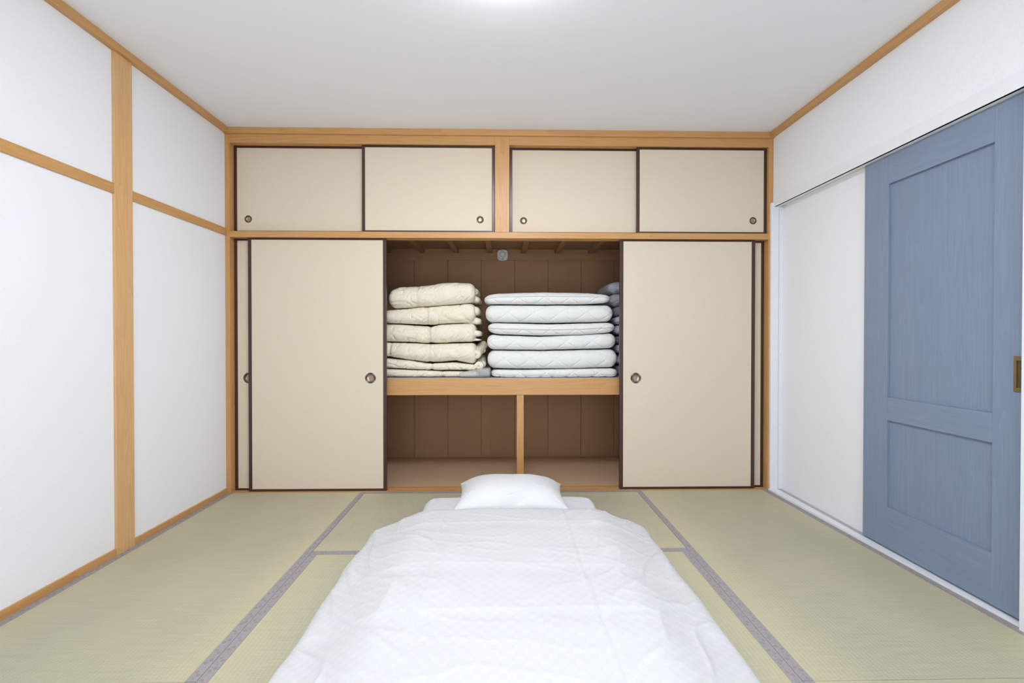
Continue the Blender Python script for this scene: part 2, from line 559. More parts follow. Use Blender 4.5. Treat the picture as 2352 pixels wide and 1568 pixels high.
tag(obj('baseboard_left', bx(bmesh.new(), XL - 0.02, XL + 0.010, YF, -0.001, -0.05, 0.034, 0.0015), W['y']),
    'low pale wooden baseboard along the left wall', kind='structure')

# white sliding-door frame in the right wall
SZ = 0.012
bm = bmesh.new()
prism_z(bm, [(rx(JN), JN), (1.872, JN), (1.872, -0.015), (rx(-0.015), -0.015)], -0.05, SZ)
bx(bm, 1.872, XREC, JN, -0.015, -0.05, 0.004)
sill = tag(obj('trim_13', bm, WHITE), 'white sill under the blue sliding door', kind='structure')
bm = bmesh.new()
bx(bm, 1.8722, 1.888, JN, -0.0162, 0.004, 0.0105); bx(bm, 1.893, XREC - 0.0005, JN, -0.0162, 0.004, 0.0105)
bx(bm, 1.888, 1.893, JN, -0.0162, 0.004, 0.0065)
obj('floor_track', bm, TRACK, sill)
bm = bx(bmesh.new(), 1.827, XREC, -0.016, 0.0, -0.05, 1.952, 0.0015)
jamb = tag(obj('trim_14', bm, WHITE), 'white upright frame beside the closet', kind='structure')
obj('guide_strip', bx(bmesh.new(), 1.878, 1.880, -0.0175, -0.016, 0.012, HZ), TRACK, jamb)
for z in (1.90, 0.92, 0.45, 0.10):
    bmk = lathe_y(bmesh.new(), 1.893, z, [(0.0, -0.0180), (0.004, -0.0178), (0.005, -0.016)], 14)
    obj('screw_cap', bmk, ALARM, jamb)
trim(15, 'white upright frame at the near side of the blue door', 1.842, XREC, JN - 0.06, JN, -0.05, 1.985, WHITE)
trim(16, 'smooth white band above the blue door', 1.8455, 1.86, JN, -0.016, HZ, 1.985, WHITE, 0.0008)
hd = trim(17, 'overhead track of the blue sliding door', 1.884, 1.892, JN, -0.02, HZ - 0.0012, HZ + 0.001, TRACKY, 0)
obj('roller_stop', bx(bmesh.new(), 1.882, 1.894, -0.075, -0.03, HZ - 0.006, HZ - 0.0012, 0.001), TRACKY, hd)

# ---------------------------------------------------------- closet shell
wb = tag(obj('wall_back', bx(bmesh.new(), XL - 0.02, XR + 0.07, YB, YB + 0.1, -0.056, CZ), DARKW['z']),
         'brown boarded back wall of the closet', kind='structure')
x = -0.753 - 4 * 0.2877
while x < XR:
    a, b = max(x, XL), min(x + 0.2877, XR)
    if b - a > 0.02:
        obj('board', bx(bmesh.new(), a + 0.0013, b - 0.0013, 0.860, YB, 0.017, 1.72, 0.0012), DARKW['z'], wb)
    x += 0.2877
obj('wall_rail', bx(bmesh.new(), XL, XR, 0.851, YB, 1.703, 1.763, 0.001), DARKW['x'], wb)
obj('ledger', bx(bmesh.new(), XL, XR, 0.857, YB, 1.763, 1.800, 0.0), DARKW['x'], wb)
tag(obj('floor_closet', bx(bmesh.new(), XL, XR, 0.10, 0.90, -0.05, 0.0023), PLY), 'plywood floor inside the closet', kind='structure')
cc = tag(obj('ceiling_closet', bx(bmesh.new(), XL, XR, 0.085, 0.90, 1.799, 1.815), DARKW['x']),
         'boarded underside above the open closet', kind='structure')
for xj in (-1.55, -1.26, -0.97, -0.68, -0.392, -0.104, 0.187, 0.474, 0.764, 1.05, 1.34, 1.62):
    obj('joist', bx(bmesh.new(), xj - 0.021, xj + 0.021, 0.086, 0.857, 1.763, 1.799, 0.001), DARKW['y'], cc)

# ============================================================ CLOSET DOORS
def holed_panel(x0, x1, yf, yb, z0, z1, hx, hz, hr, seg=40):
    """board with a round hole sunk in its front"""
    bm = bmesh.new()
    oc = [bm.verts.new(p) for p in ((x0, yf, z0), (x1, yf, z0), (x1, yf, z1), (x0, yf, z1))]
    ring = [bm.verts.new((hx + hr * math.cos(2 * math.pi * i / seg), yf, hz + hr * math.sin(2 * math.pi * i / seg))) for i in range(seg)]
    es = [bm.edges.new((oc[i], oc[(i + 1) % 4])) for i in range(4)] + [bm.edges.new((ring[i], ring[(i + 1) % seg])) for i in range(seg)]
    bmesh.ops.triangle_fill(bm, edges=es, use_beauty=True, use_dissolve=False)
    back = [bm.verts.new((v.co.x, yb, v.co.z)) for v in oc]
    bm.faces.new(back)
    for i in range(4):
        j = (i + 1) % 4
        bm.faces.new((oc[i], oc[j], back[j], back[i]))
    dep = [bm.verts.new((v.co.x, yf + 0.009, v.co.z)) for v in ring]
    for i in range(seg):
        j = (i + 1) % seg
        bm.faces.new((ring[i], dep[i], dep[j], ring[j]))
    bm.faces.new(dep)
    return bm

def fusuma(x0, x1, z0, z1, yf, pull, label, group, fs=0.020, ft=0.014, fb=0.012, pale_arc=False):
    th = 0.020
    t = thing('sliding_door', ((x0 + x1) / 2, yf + th / 2, z0), label, 'sliding door', group, 'thing')
    px, pz, pr = pull
    rec = 0.0025
    obj('paper_panel', holed_panel(x0 + fs - 0.001, x1 - fs + 0.001, yf + rec, yf + th - 0.002, z0 + fb - 0.001, z1 - ft + 0.001, px, pz, pr * 0.93), PAPER, t)
    box('stile', x0, x0 + fs, yf, yf + th, z0, z1, LACQ, t)
    box('stile', x1 - fs, x1, yf, yf + th, z0, z1, LACQ, t)
    box('top_rail', x0 + fs, x1 - fs, yf + 0.0004, yf + th, z1 - ft, z1, LACQ, t)
    box('bottom_rail', x0 + fs, x1 - fs, yf + 0.0004, yf + th, z0, z0 + fb, LACQ, t)
    # finger pull: rim, sunk dish, four short pale arcs on the rim
    y = yf + rec
    rim = [(pr * 1.0, y), (pr * 1.0, y - 0.0012), (pr * 0.93, y - 0.0022), (pr * 0.80, y - 0.0014), (pr * 0.74, y), (pr * 0.72, y + 0.003), (pr * 0.9, y + 0.003)]
    p = obj('finger_pull', lathe_y(bmesh.new(), px, pz, rim, 48, True), PULL_RIM, t, True)
    dish = [(pr * 0.73, y - 0.0002), (pr * 0.70, y + 0.004), (pr * 0.62, y + 0.0062), (pr * 0.3, y + 0.0068), (0.0, y + 0.0068)]
    obj('dish', lathe_y(bmesh.new(), px, pz, dish, 48), PULL_DISH, p, True)
    if pale_arc:
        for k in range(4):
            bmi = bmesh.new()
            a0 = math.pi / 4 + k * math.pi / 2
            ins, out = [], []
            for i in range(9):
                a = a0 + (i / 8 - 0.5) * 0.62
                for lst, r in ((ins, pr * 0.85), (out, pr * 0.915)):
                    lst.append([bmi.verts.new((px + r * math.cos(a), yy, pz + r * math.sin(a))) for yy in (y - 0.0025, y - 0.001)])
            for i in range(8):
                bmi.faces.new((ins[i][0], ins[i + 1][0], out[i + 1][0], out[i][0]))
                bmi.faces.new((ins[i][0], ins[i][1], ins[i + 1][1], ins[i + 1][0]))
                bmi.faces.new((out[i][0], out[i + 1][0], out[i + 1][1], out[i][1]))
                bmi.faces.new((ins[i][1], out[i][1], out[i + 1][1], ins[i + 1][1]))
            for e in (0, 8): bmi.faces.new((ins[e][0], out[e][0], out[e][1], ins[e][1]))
            obj('pale_arc', bmi, PALE_ARC, p)
    return t

Y1, Y2 = 0.020, 0.048          # front and rear tracks
UG, LG = 'upper closet doors', 'lower closet doors'
UZ0, UZ1 = 1.7485, 2.332
LZ0, LZ1 = 0.003, 1.706
fusuma(-1.807, -0.915, UZ0, UZ1, Y2, (-1.713, 1.839, 0.0245), 'small cream paper sliding door at the upper left end of the closet', UG)
fusuma(-0.939, -0.0455, UZ0, UZ1, Y1, (-0.145, 1.836, 0.0245), 'small cream paper sliding door just left of the short upper post', UG)
fusuma(0.0535, 0.945, UZ0, UZ1, Y2, (0.150, 1.838, 0.0245), 'small cream paper sliding door just right of the short upper post', UG)
fusuma(0.920, 1.8155, UZ0, UZ1, Y1, (1.722, 1.839, 0.0245), 'small cream paper sliding door at the upper right end of the closet', UG)
fusuma(-1.807, -0.880, LZ0, LZ1, Y2, (-1.714, 0.764, 0.036), 'tall cream sliding door mostly hidden behind its neighbour at left', LG, fs=0.020, ft=0.013)
fusuma(-1.700, -0.778, LZ0, LZ1, Y1, (-0.886, 0.765, 0.036), 'tall cream paper sliding door left of the open closet', LG, fs=0.022, ft=0.012, fb=0.014, pale_arc=True)
fusuma(0.806, 1.738, LZ0, LZ1, Y1, (0.917, 0.762, 0.036), 'tall cream paper sliding door right of the open closet', LG, fs=0.024, ft=0.012, fb=0.014, pale_arc=True)
fusuma(0.885, 1.8155, LZ0, LZ1, Y2, (1.700, 0.764, 0.036), 'tall cream sliding door of which only a strip shows at right', LG, fs=0.020, ft=0.013)

# ============================================================ BLUE SLIDING DOOR
DX = 1.880
d = thing('door_1', (1.895, -1.13, 0.015), 'slate-blue wooden sliding door with two recessed panels', kind='structure')
Yn, Yf_ = -1.535, -0.744
S0, S1 = -1.364, -0.890
Z0, Z1 = 0.015, 1.9225
box('stile', DX, DX + 0.026, S1, Yf_, Z0, Z1, BLUE['z'], d)
box('stile', DX, DX + 0.026, Yn, S0, Z0, Z1, BLUE['z'], d)
for (a, b) in ((1.783, Z1), (0.636, 0.749), (Z0, 0.214)):
    box('rail', DX + 0.0003, DX + 0.0257, S0, S1, a, b, BLUE['y'], d, bev=0.001)
for (a, b) in ((0.749, 1.783), (0.214, 0.636)):
    box('panel', DX + 0.014, DX + 0.024, S0 - 0.004, S1 + 0.004, a - 0.004, b + 0.004, BLUE['z'], d, bev=0)
bm = bmesh.new()
h0, h1, hz0, hz1 = -1.4865, -1.438, 0.841, 0.971
xo, xi = DX - 0.004, DX + 0.0005
bx(bm, xo, xi, h1 - 0.010, h1, hz0, hz1); bx(bm, xo, xi, h0, h0 + 0.010, hz0, hz1)
bx(bm, xo, xi, h0 + 0.010, h1 - 0.010, hz1 - 0.016, hz1); bx(bm, xo, xi, h0 + 0.010, h1 - 0.010, hz0, hz0 + 0.014)
hnd = obj('handle', bm, BRASS, d)
hnd['label'] = 'recessed antique brass pull'
obj('recess', bx(bmesh.new(), DX - 0.0006, DX + 0.0005, h0 + 0.010, h1 - 0.010, hz0 + 0.014, hz1 - 0.016), BRASSD, hnd)
obj('latch', bx(bmesh.new(), DX - 0.0025, DX - 0.0005, h0 + 0.012, h1 - 0.022, 0.921, 0.931, 0.0005), BLACKP, hnd)

# ============================================================ CLOSET SHELF AND ALARM
sh = thing('closet_shelf', (0, 0.12, 0.0025), 'thick pale wooden shelf across the open closet on a centre strut', 'shelf')
box('front_beam', XL, XR, 0.100, 0.140, 0.638, 0.7545, W['x'], sh, bev=0.0025)
box('shelf_board', XL, XR, 0.140, 0.848, 0.734, 0.7545, PLY, sh, bev=0)
box('strut', 0.1055, 0.1545, 0.104, 0.150, 0.0025, 0.638, W['z'], sh, bev=0.002)

ax, az = 0.0055, 1.746
al = thing('smoke_alarm', (ax, 0.851, az - 0.05), 'small pale grey rounded square alarm high on the closet back wall', 'alarm')
def squircle(y, r, n=3.2, seg=48):
    out = []
    for i in range(seg):
        a = 2 * math.pi * i / seg
        c, s = math.cos(a), math.sin(a)
        k = (abs(c) ** n + abs(s) ** n) ** (-1 / n)
        out.append((ax + r * 0.97 * k * c, y, az + r * k * s))
    return out
bm = bmesh.new()
rows = [[bm.verts.new(p) for p in squircle(y, r)] for y, r in ((0.851, 0.0485), (0.836, 0.049), (0.828, 0.0465), (0.8245, 0.041), (0.8235, 0.028))]
for a, b in zip(rows[:-1], rows[1:]):
    for i in range(48):
        bm.faces.new((a[i], a[(i + 1) % 48], b[(i + 1) % 48], b[i]))
bm.faces.new(rows[-1]); bm.faces.new(rows[0][::-1])
obj('case', bm, ALARM, al, True)
obj('button_ring', lathe_y(bmesh.new(), ax, az + 0.004, [(0.0265, 0.8240), (0.0262, 0.8225), (0.0240, 0.8225), (0.0235, 0.8240)], 40, True), ALARMG, al, True)
obj('test_button', lathe_y(bmesh.new(), ax, az + 0.004, [(0.0225, 0.8240), (0.0218, 0.8212), (0.012, 0.8204), (0.0, 0.8202)], 40), ALARM, al, True)
obj('label_plate', bx(bmesh.new(), ax - 0.010, ax + 0.010, 0.8228, 0.826, az - 0.0405, az - 0.0305, 0.0004), ALARMG, al)
bm = bmesh.new()
for k in range(3):
    bx(bm, ax - 0.036 + k * 0.005, ax - 0.0335 + k * 0.005, 0.8236, 0.828, az - 0.034, az - 0.022)
obj('speaker_slots', bm, ALARMG, al)
obj('mounting_tab', bx(bmesh.new(), ax - 0.006, ax + 0.006, 0.845, 0.851, az + 0.047, az + 0.0545, 0.001), ALARM, al)

# ============================================================ CEILING LAMP (overhead, above the frame)
lx, ly = 0.01, -1.60
lamp = thing('ceiling_lamp', (lx, ly, CZ), 'round white ceiling lamp in the middle of the room', 'lamp')
obj('base_plate', lathe_z(bmesh.new(), lx, ly, [(0.0, CZ), (0.20, CZ), (0.20, CZ - 0.02), (0.0, CZ - 0.02)]), WHITE, lamp)
obj('diffuser', lathe_z(bmesh.new(), lx, ly, [(0.20, CZ - 0.010), (0.275, CZ - 0.014), (0.285, CZ - 0.024), (0.265, CZ - 0.044), (0.20, CZ - 0.054), (0.10, CZ - 0.058), (0.0, CZ - 0.059)], 32), LAMPGLOW, lamp, True)

# ============================================================ FOLDED BEDDING ON THE SHELF
# outline of every folded piece, metres: (x range), upper edge (x, z), lower edge (x, z)
STACK = {
    'L1': ((-0.805, -0.19), [(-0.805, 1.3555), (-0.792, 1.377), (-0.731, 1.4018), (-0.623, 1.4082), (-0.516, 1.4178), (-0.424, 1.4303), (-0.331, 1.4368), (-0.239, 1.4308), (-0.189, 1.4217)], [(-0.805, 1.2569), (-0.762, 1.2447), (-0.654, 1.2479), (-0.516, 1.2605), (-0.378, 1.27), (-0.189, 1.2889)]),
    'L2': ((-0.839, -0.19), [(-0.838, 1.2353), (-0.716, 1.2417), (-0.516, 1.2636), (-0.347, 1.2731), (-0.189, 1.2889)], [(-0.839, 1.1399), (-0.701, 1.1369), (-0.516, 1.1247), (-0.439, 1.1341), (-0.316, 1.1403), (-0.189, 1.1466)]),
    'L3': ((-0.857, -0.186), [(-0.857, 1.1368), (-0.716, 1.1338), (-0.507, 1.1217), (-0.439, 1.1341), (-0.316, 1.1403), (-0.186, 1.1405)], [(-0.857, 1.0074), (-0.686, 1.0043), (-0.516, 0.995), (-0.347, 1.0012), (-0.186, 1.0074)]),
    'L4': ((-0.87, -0.18), [(-0.87, 1.0074), (-0.686, 1.0012), (-0.516, 0.995), (-0.347, 0.9981), (-0.18, 1.0012)], [(-0.87, 0.9087), (-0.716, 0.887), (-0.547, 0.8591), (-0.44, 0.8621), (-0.332, 0.8713), (-0.18, 0.8433)]),
    'L5': ((-0.876, -0.168), [(-0.876, 0.8964), (-0.686, 0.8808), (-0.532, 0.856), (-0.332, 0.862), (-0.168, 0.8433)], [(-0.876, 0.8224), (-0.686, 0.816), (-0.532, 0.8066), (-0.347, 0.8063), (-0.168, 0.8061)]),
    'L6': ((-0.863, -0.174), [(-0.864, 0.8193), (-0.655, 0.8098), (-0.47, 0.8034), (-0.174, 0.7969)], [(-0.864, 0.7566), (-0.174, 0.7556)]),
    'M1': ((-0.123, 0.777), [(-0.125, 1.3384), (-0.022, 1.3541), (0.303, 1.3641), (0.614, 1.3586), (0.777, 1.3435)], [(-0.125, 1.2766), (0.024, 1.2753), (0.272, 1.2742), (0.583, 1.2763), (0.777, 1.2875)]),
    'M2': ((-0.115, 0.799), [(-0.115, 1.2735), (0.303, 1.2712), (0.799, 1.2751)], [(-0.115, 1.1467), (0.086, 1.1438), (0.334, 1.1409), (0.799, 1.1507)]),
    'M3': ((-0.097, 0.809), [(-0.097, 1.1436), (0.086, 1.1407), (0.334, 1.1347), (0.808, 1.1476)], [(-0.097, 1.0725), (-0.007, 1.0601), (0.272, 1.0509), (0.584, 1.0573), (0.808, 1.076)]),
    'M4': ((-0.104, 0.82), [(-0.106, 1.0663), (-0.007, 1.057), (0.272, 1.0478), (0.818, 1.0729)], [(-0.106, 0.9517), (0.272, 0.9485), (0.818, 0.9608)]),
    'M5': ((-0.101, 0.829), [(-0.103, 0.9486), (0.272, 0.9454), (0.827, 0.9577)], [(-0.103, 0.8185), (0.086, 0.8136), (0.459, 0.8116), (0.828, 0.8237)]),
    'M6': ((-0.075, 0.83), [(-0.075, 0.8122), (0.148, 0.8089), (0.831, 0.8206)], [(-0.075, 0.7611), (0.148, 0.7561), (0.831, 0.7598)]),
    'B1': ((0.789, 1.046), [(0.788, 1.4495), (1.045, 1.4664)], [(0.788, 1.359), (1.045, 1.3725)]),
    'B2': ((0.805, 1.046), [(0.804, 1.3655), (1.045, 1.3855)], [(0.804, 1.262), (1.045, 1.2818)]),
    'B3': ((0.831, 1.046), [(0.83, 1.2718), (1.045, 1.2916)], [(0.831, 1.1909), (1.046, 1.2041)]),
    'B4': ((0.831, 1.046), [(0.831, 1.1941), (1.045, 1.2073)], [(0.831, 1.1326), (1.046, 1.1393)]),
    'B5': ((0.834, 1.046), [(0.834, 1.1359), (1.046, 1.1425)], [(0.834, 1.0614), (1.046, 1.0485)]),
    'B6': ((0.844, 1.046), [(0.844, 1.0549), (1.046, 1.0485)], [(0.844, 0.9869), (1.046, 0.9934)]),
    'B7': ((0.847, 1.046), [(0.847, 0.9901), (1.046, 0.9966)], [(0.847, 0.9156), (1.046, 0.9188)]),
    'B8': ((0.86, 1.046), [(0.86, 0.9124), (1.046, 0.9188)], [(0.861, 0.8313), (1.046, 0.8344)]),
    'B9': ((0.85, 1.046), [(0.851, 0.8281), (1.046, 0.8344)], [(0.851, 0.7454), (1.047, 0.7468)]),
}

def soft_slab(name, spec, y0, y1, material, parent, style, seed=0, re=0.045, nmid=150, nfr=30, pinch=(), rfmax=0.075, nose=0.85, blunt=0.35):
    """a folded quilt: rounded fold in front, soft ends, wrinkles or stitched diamonds"""
    (x0, x1), top, bot = spec
    k = np.linspace(0, math.pi / 2, 12)
    xs = np.concatenate([x0 + re * (1 - np.cos(k)), np.linspace(x0 + re, x1 - re, nmid)[1:-1], x1 - re * (1 - np.cos(k[::-1]))])
    nu = len(xs)
    zt = np.interp(xs, *zip(*top)); zb = np.interp(xs, *zip(*bot))
    # soften the corners of the traced outline
    for _ in range(6):
        zt[1:-1] = (zt[:-2] + 2 * zt[1:-1] + zt[2:]) / 4; zb[1:-1] = (zb[:-2] + 2 * zb[1:-1] + zb[2:]) / 4
    D = np.minimum(xs - x0, x1 - xs)
    e = np.sqrt(np.clip(1 - (1 - np.clip(D / re, 0, 1)) ** 2, 0, 1))
    e = 0.12 + 0.88 * e
    zc, hh = (zt + zb) / 2, (zt - zb) / 2 - 0.001
    hz = (hh - 0.0008) * (blunt + (1 - blunt) * e)
    fr = np.linspace(-math.pi / 2, math.pi / 2, nfr)
    nt, nb = 8, 12
    nv = nfr + nt + nb + nt
    V = np.zeros((nu, nv, 3)); Nn = np.zeros((nu, nv, 3)); Q = np.zeros((nu, nv)); Fm = np.zeros((nu, nv))
    for i in range(nu):
        rf = min(hh[i] * 1.05, rfmax)
        yf = y0 + (1 - e[i]) * 0.05
        yb = y1 - (1 - e[i]) * 0.05
        s = np.sin(fr); sz = np.sign(s) * np.abs(s) ** nose
        ys = yf + rf * (1 - np.cos(fr)); zs = zc[i] + hz[i] * sz
        yt = np.linspace(yf + rf, yb - rf, nt + 2)[1:-1]
        bk = np.linspace(math.pi / 2, -math.pi / 2, nb); sb = np.sin(bk)
        yk = yb - rf * (1 - np.cos(bk)); zk = zc[i] + hz[i] * np.sign(sb) * np.abs(sb) ** nose
        V[i, :, 1] = np.concatenate([ys, yt, yk, yt[::-1]])
        V[i, :, 2] = np.concatenate([zs, np.full(nt, zc[i] + hz[i]), zk, np.full(nt, zc[i] - hz[i])])
        V[i, :, 0] = xs[i]
        Nn[i, :, 1] = np.concatenate([-np.cos(fr), np.zeros(nt), np.cos(bk), np.zeros(nt)])
        Nn[i, :, 2] = np.concatenate([np.sin(fr), np.ones(nt), np.sin(bk), -np.ones(nt)])
        dq = np.hypot(np.diff(V[i, :, 1]), np.diff(V[i, :, 2]))
        q = np.concatenate([[0], np.cumsum(dq)]); Q[i] = q - q[nfr // 2]
        Fm[i] = np.concatenate([np.cos(fr) ** 0.6, np.zeros(nt), np.cos(bk) ** 0.6, np.zeros(nt)])
    P = V.reshape(-1, 3); NN = Nn.reshape(-1, 3); q = Q.ravel(); m = np.clip(Fm.ravel(), 0, 1)
    o = np.array([seed * 3.1, seed * 1.7, seed * 5.3])
    if style == 'quilt':
        per = 0.186
        dmin = np.full(len(P), 9.0)
        for sg in (1, -1):
            c = (P[:, 0] + sg * q / 0.74 + seed * 0.071) / per
            dmin = np.minimum(dmin, np.abs(c - np.round(c)) * per * 0.6)
        disp = -0.0042 * np.exp(-(dmin / 0.0028) ** 2) - 0.0016 * np.exp(-(dmin / 0.016) ** 2)
        disp += 0.0035 * perlin(P * np.array([6, 6, 6]) + o)
        disp += 0.0012 * (ridged(P * np.array([26, 9, 9]) + o) ** 4)
        disp *= 0.25 + 0.75 * m
    else:
        amp = {'down': 1.55, 'crumple': 1.7, 'bag': 0.9}[style]
        warp = perlin(P * 5 + o) * 0.25
        A = np.stack([P[:, 0] * 9 + P[:, 2] * 13 + warp * 3, P[:, 0] * -3 + P[:, 2] * 9, P[:, 1] * 6], 1) + o
        B = np.stack([P[:, 0] * 16 - P[:, 2] * 20 + warp * 4, P[:, 0] * 4 + P[:, 2] * 6, P[:, 1] * 8], 1) + o * 1.3
        mask = np.clip(perlin(P * 7 + o * 2) * 2.2 + 0.45, 0, 1)
        disp = 0.006 * perlin(P * 9 + o) - 0.0065 * ridged(A) ** 5 * mask - 0.0050 * ridged(B) ** 6 * (1 - mask * 0.6)
        for xp, dep in pinch:
            dx = P[:, 0] - xp - 0.02 * perlin(P * 6 + o)
            disp -= dep * np.exp(-(dx / 0.010) ** 2) + dep * 0.5 * np.exp(-(dx / 0.05) ** 2)
            fan = np.exp(-(np.abs(dx) / 0.09)) * ridged(np.stack([np.arctan2(P[:, 2] - P[:, 2].min(), dx) * 5, dx * 4, o[0] + dx * 0], 1)) ** 4
            disp -= 0.004 * fan
        disp *= amp * (0.30 + 0.70 * m)
    V2 = (P + NN * disp[:, None])
    V2[:, 2] = np.maximum(V2[:, 2], 0.7568)
    me = grid_mesh(name, V2, nu, nv, wrap_v=True, caps=True)
    ob = link(name, me, material, parent, True)
    return ob, V2.reshape(nu, nv, 3), nfr

def tube(name, pts, r, material, parent, seg=8, closed=False):
    pts = np.asarray(pts)
    T = np.gradient(pts, axis=0); T /= np.linalg.norm(T, axis=1)[:, None]
    up = np.array([0, 0, 1.0])
    Bv = np.cross(T, up); Bv /= np.linalg.norm(Bv, axis=1)[:, None]
    Nv = np.cross(Bv, T)
    a = np.linspace(0, 2 * math.pi, seg, endpoint=False)
    rr = r if np.ndim(r) else np.full(len(pts), r)
    V = pts[:, None, :] + rr[:, None, None] * (np.cos(a)[None, :, None] * Bv[:, None, :] + np.sin(a)[None, :, None] * Nv[:, None, :])
    return link(name, grid_mesh(name, V.reshape(-1, 3), len(pts), seg, True, True), material, parent, True)

def roll(name, p0, p1, r, material, parent, seed=0, flat=1.0, hollow=0.3):
    """end of a folded quilt: a soft crumpled roll with a hollow mouth"""
    p0, p1 = np.array(p0, float), np.array(p1, float)
    L = np.linalg.norm(p1 - p0); T = (p1 - p0) / L
    ref = np.array([0, 1.0, 0]) if abs(T[1]) < 0.8 else np.array([0, 0, 1.0])
    A = np.cross(T, ref); A /= np.linalg.norm(A); B = np.cross(A, T)
    prof = []
    for t in np.linspace(0, 1, 5): prof.append((-hollow * r * (1 - t ** 2), r * (0.02 + 0.24 * t)))
    for t in np.linspace(0, math.pi / 2, 8)[1:]: prof.append((r * 0.35 * (1 - math.cos(t)) - 0.0, r * (0.26 + 0.74 * math.sin(t))))
    prof = [(-(s) if i < 5 else s - 0.0, rr) for i, (s, rr) in enumerate(prof)]
    prof = [(abs(s) if i < 5 else s, rr) for i, (s, rr) in enumerate(prof)]
    for t in np.linspace(0, 1, 14)[1:]: prof.append((r * 0.35 + (L - 0.7 * r) * t, r))
    for t in np.linspace(0, math.pi / 2, 8)[1:]: prof.append((L - r * 0.35 + r * 0.35 * math.sin(t), r * (0.05 + 0.95 * math.cos(t))))
    seg = 36
    a = np.linspace(0, 2 * math.pi, seg, endpoint=False)
    V = []
    for s, rr in prof:
        V.append(p0 + T * s + rr * (np.cos(a)[:, None] * A + flat * np.sin(a)[:, None] * B))
    V = np.array(V).reshape(-1, 3)
    o = np.array([seed * 2.3, seed * 4.1, seed * 1.3])
    along = (V - p0) @ T
    ang = np.tile(a, len(prof))
    wr = ridged(np.stack([np.cos(ang) * 3 + along * 10, np.sin(ang) * 3, along * 6], 1) + o) ** 4
    ctr = p0 + along[:, None] * T
    rad = V - ctr
    V = ctr + rad * (1 - 0.16 * wr + 0.18 * perlin(V * 22 + o))[:, None]
    V[:, 2] = np.maximum(V[:, 2], 0.7568)
    return link(name, grid_mesh(name, V, len(prof), seg, True, True), material, parent, True)

def on_front(verts, nfr, frac, out=0.001):
    j = int(round((nfr - 1) * frac))
    row = verts[:, j, :].copy()
    row[:, 1] -= out
    return row

liner = box('shelf_liner', -0.93, 1.06, 0.106, 0.80, 0.7546, 0.7562, VINYL, bev=0)
tag(liner, 'thin cloudy plastic sheet lying on the closet shelf', 'plastic sheet')

CG = 'cream quilts stacked on the shelf'
cream_labels = {
    'L1': 'topmost puffy cream quilt of the left stack, tilted up to the right',
    'L2': 'second cream quilt from the top of the left stack',
    'L3': 'third cream quilt from the top, pinched at its middle, left stack',
    'L4': 'fourth cream quilt from the top, with a rolled end, left stack',
    'L5': 'thin cream quilt just above the lowest one of the left stack',
    'L6': 'lowest flat cream quilt of the left stack, partly inside plastic'}
pin = {'L1': [(-0.60, 0.004)], 'L2': [(-0.53, 0.008)], 'L3': [(-0.515, 0.012)], 'L4': [(-0.79, 0.007), (-0.515, 0.006)], 'L5': [(-0.50, 0.008)], 'L6': [(-0.42, 0.006)]}
lobes = {      # soft folds showing at the right-hand ends: x0, x1, z0, z1, y0
    'L1': [(-0.27, -0.172, 1.345, 1.412, 0.26), (-0.27, -0.158, 1.285, 1.350, 0.24)],
    'L2': [(-0.29, -0.160, 1.192, 1.272, 0.200), (-0.29, -0.150, 1.128, 1.192, 0.225)],
    'L3': [(-0.29, -0.146, 1.040, 1.098, 0.190), (-0.29, -0.150, 1.008, 1.040, 0.215)],
    'L4': [], 'L5': [], 'L6': []}
rolls = {
    'L1': [], 'L2': [], 'L3': [],
    'L4': [((-0.186, 0.170, 0.915), (-0.140, 0.42, 0.985), 0.036, 0.9), ((-0.165, 0.30, 0.945), (-0.170, 0.60, 0.945), 0.045, 0.8)],
    'L5': [((-0.165, 0.175, 0.832), (-0.150, 0.45, 0.880), 0.034, 0.9), ((-0.138, 0.24, 0.845), (-0.150, 0.55, 0.850), 0.026, 1.0)],
    'L6': []}
for i, kx in enumerate(('L1', 'L2', 'L3', 'L4', 'L5', 'L6')):
    spec = STACK[kx]
    t = thing('folded_quilt', ((spec[0][0] + spec[0][1]) / 2, 0.45, min(z for _, z in spec[2])), cream_labels[kx], 'quilt', CG)
    soft_slab('folded_body', spec, 0.150 + 0.006 * (i % 3), 0.72, CREAM, t, 'down', seed=i + 1, re=0.040, nmid=180, nfr=34, pinch=pin[kx])
    for j, (a, b, c, d, yy) in enumerate(lobes[kx]):
        soft_slab('inner_fold', ((a, b), [(a, d - 0.004), ((a + b) / 2, d), (b, d - 0.012)], [(a, c), (b, c + 0.006)]), yy, 0.62, CREAM, t,
                  'crumple', seed=i * 5 + j + 40, re=0.028, nmid=40, nfr=24)
    for j, (p0, p1, r, fl) in enumerate(rolls[kx]):
        roll('rolled_end', p0, p1, r, CREAM, t, seed=i * 3 + j, flat=fl)

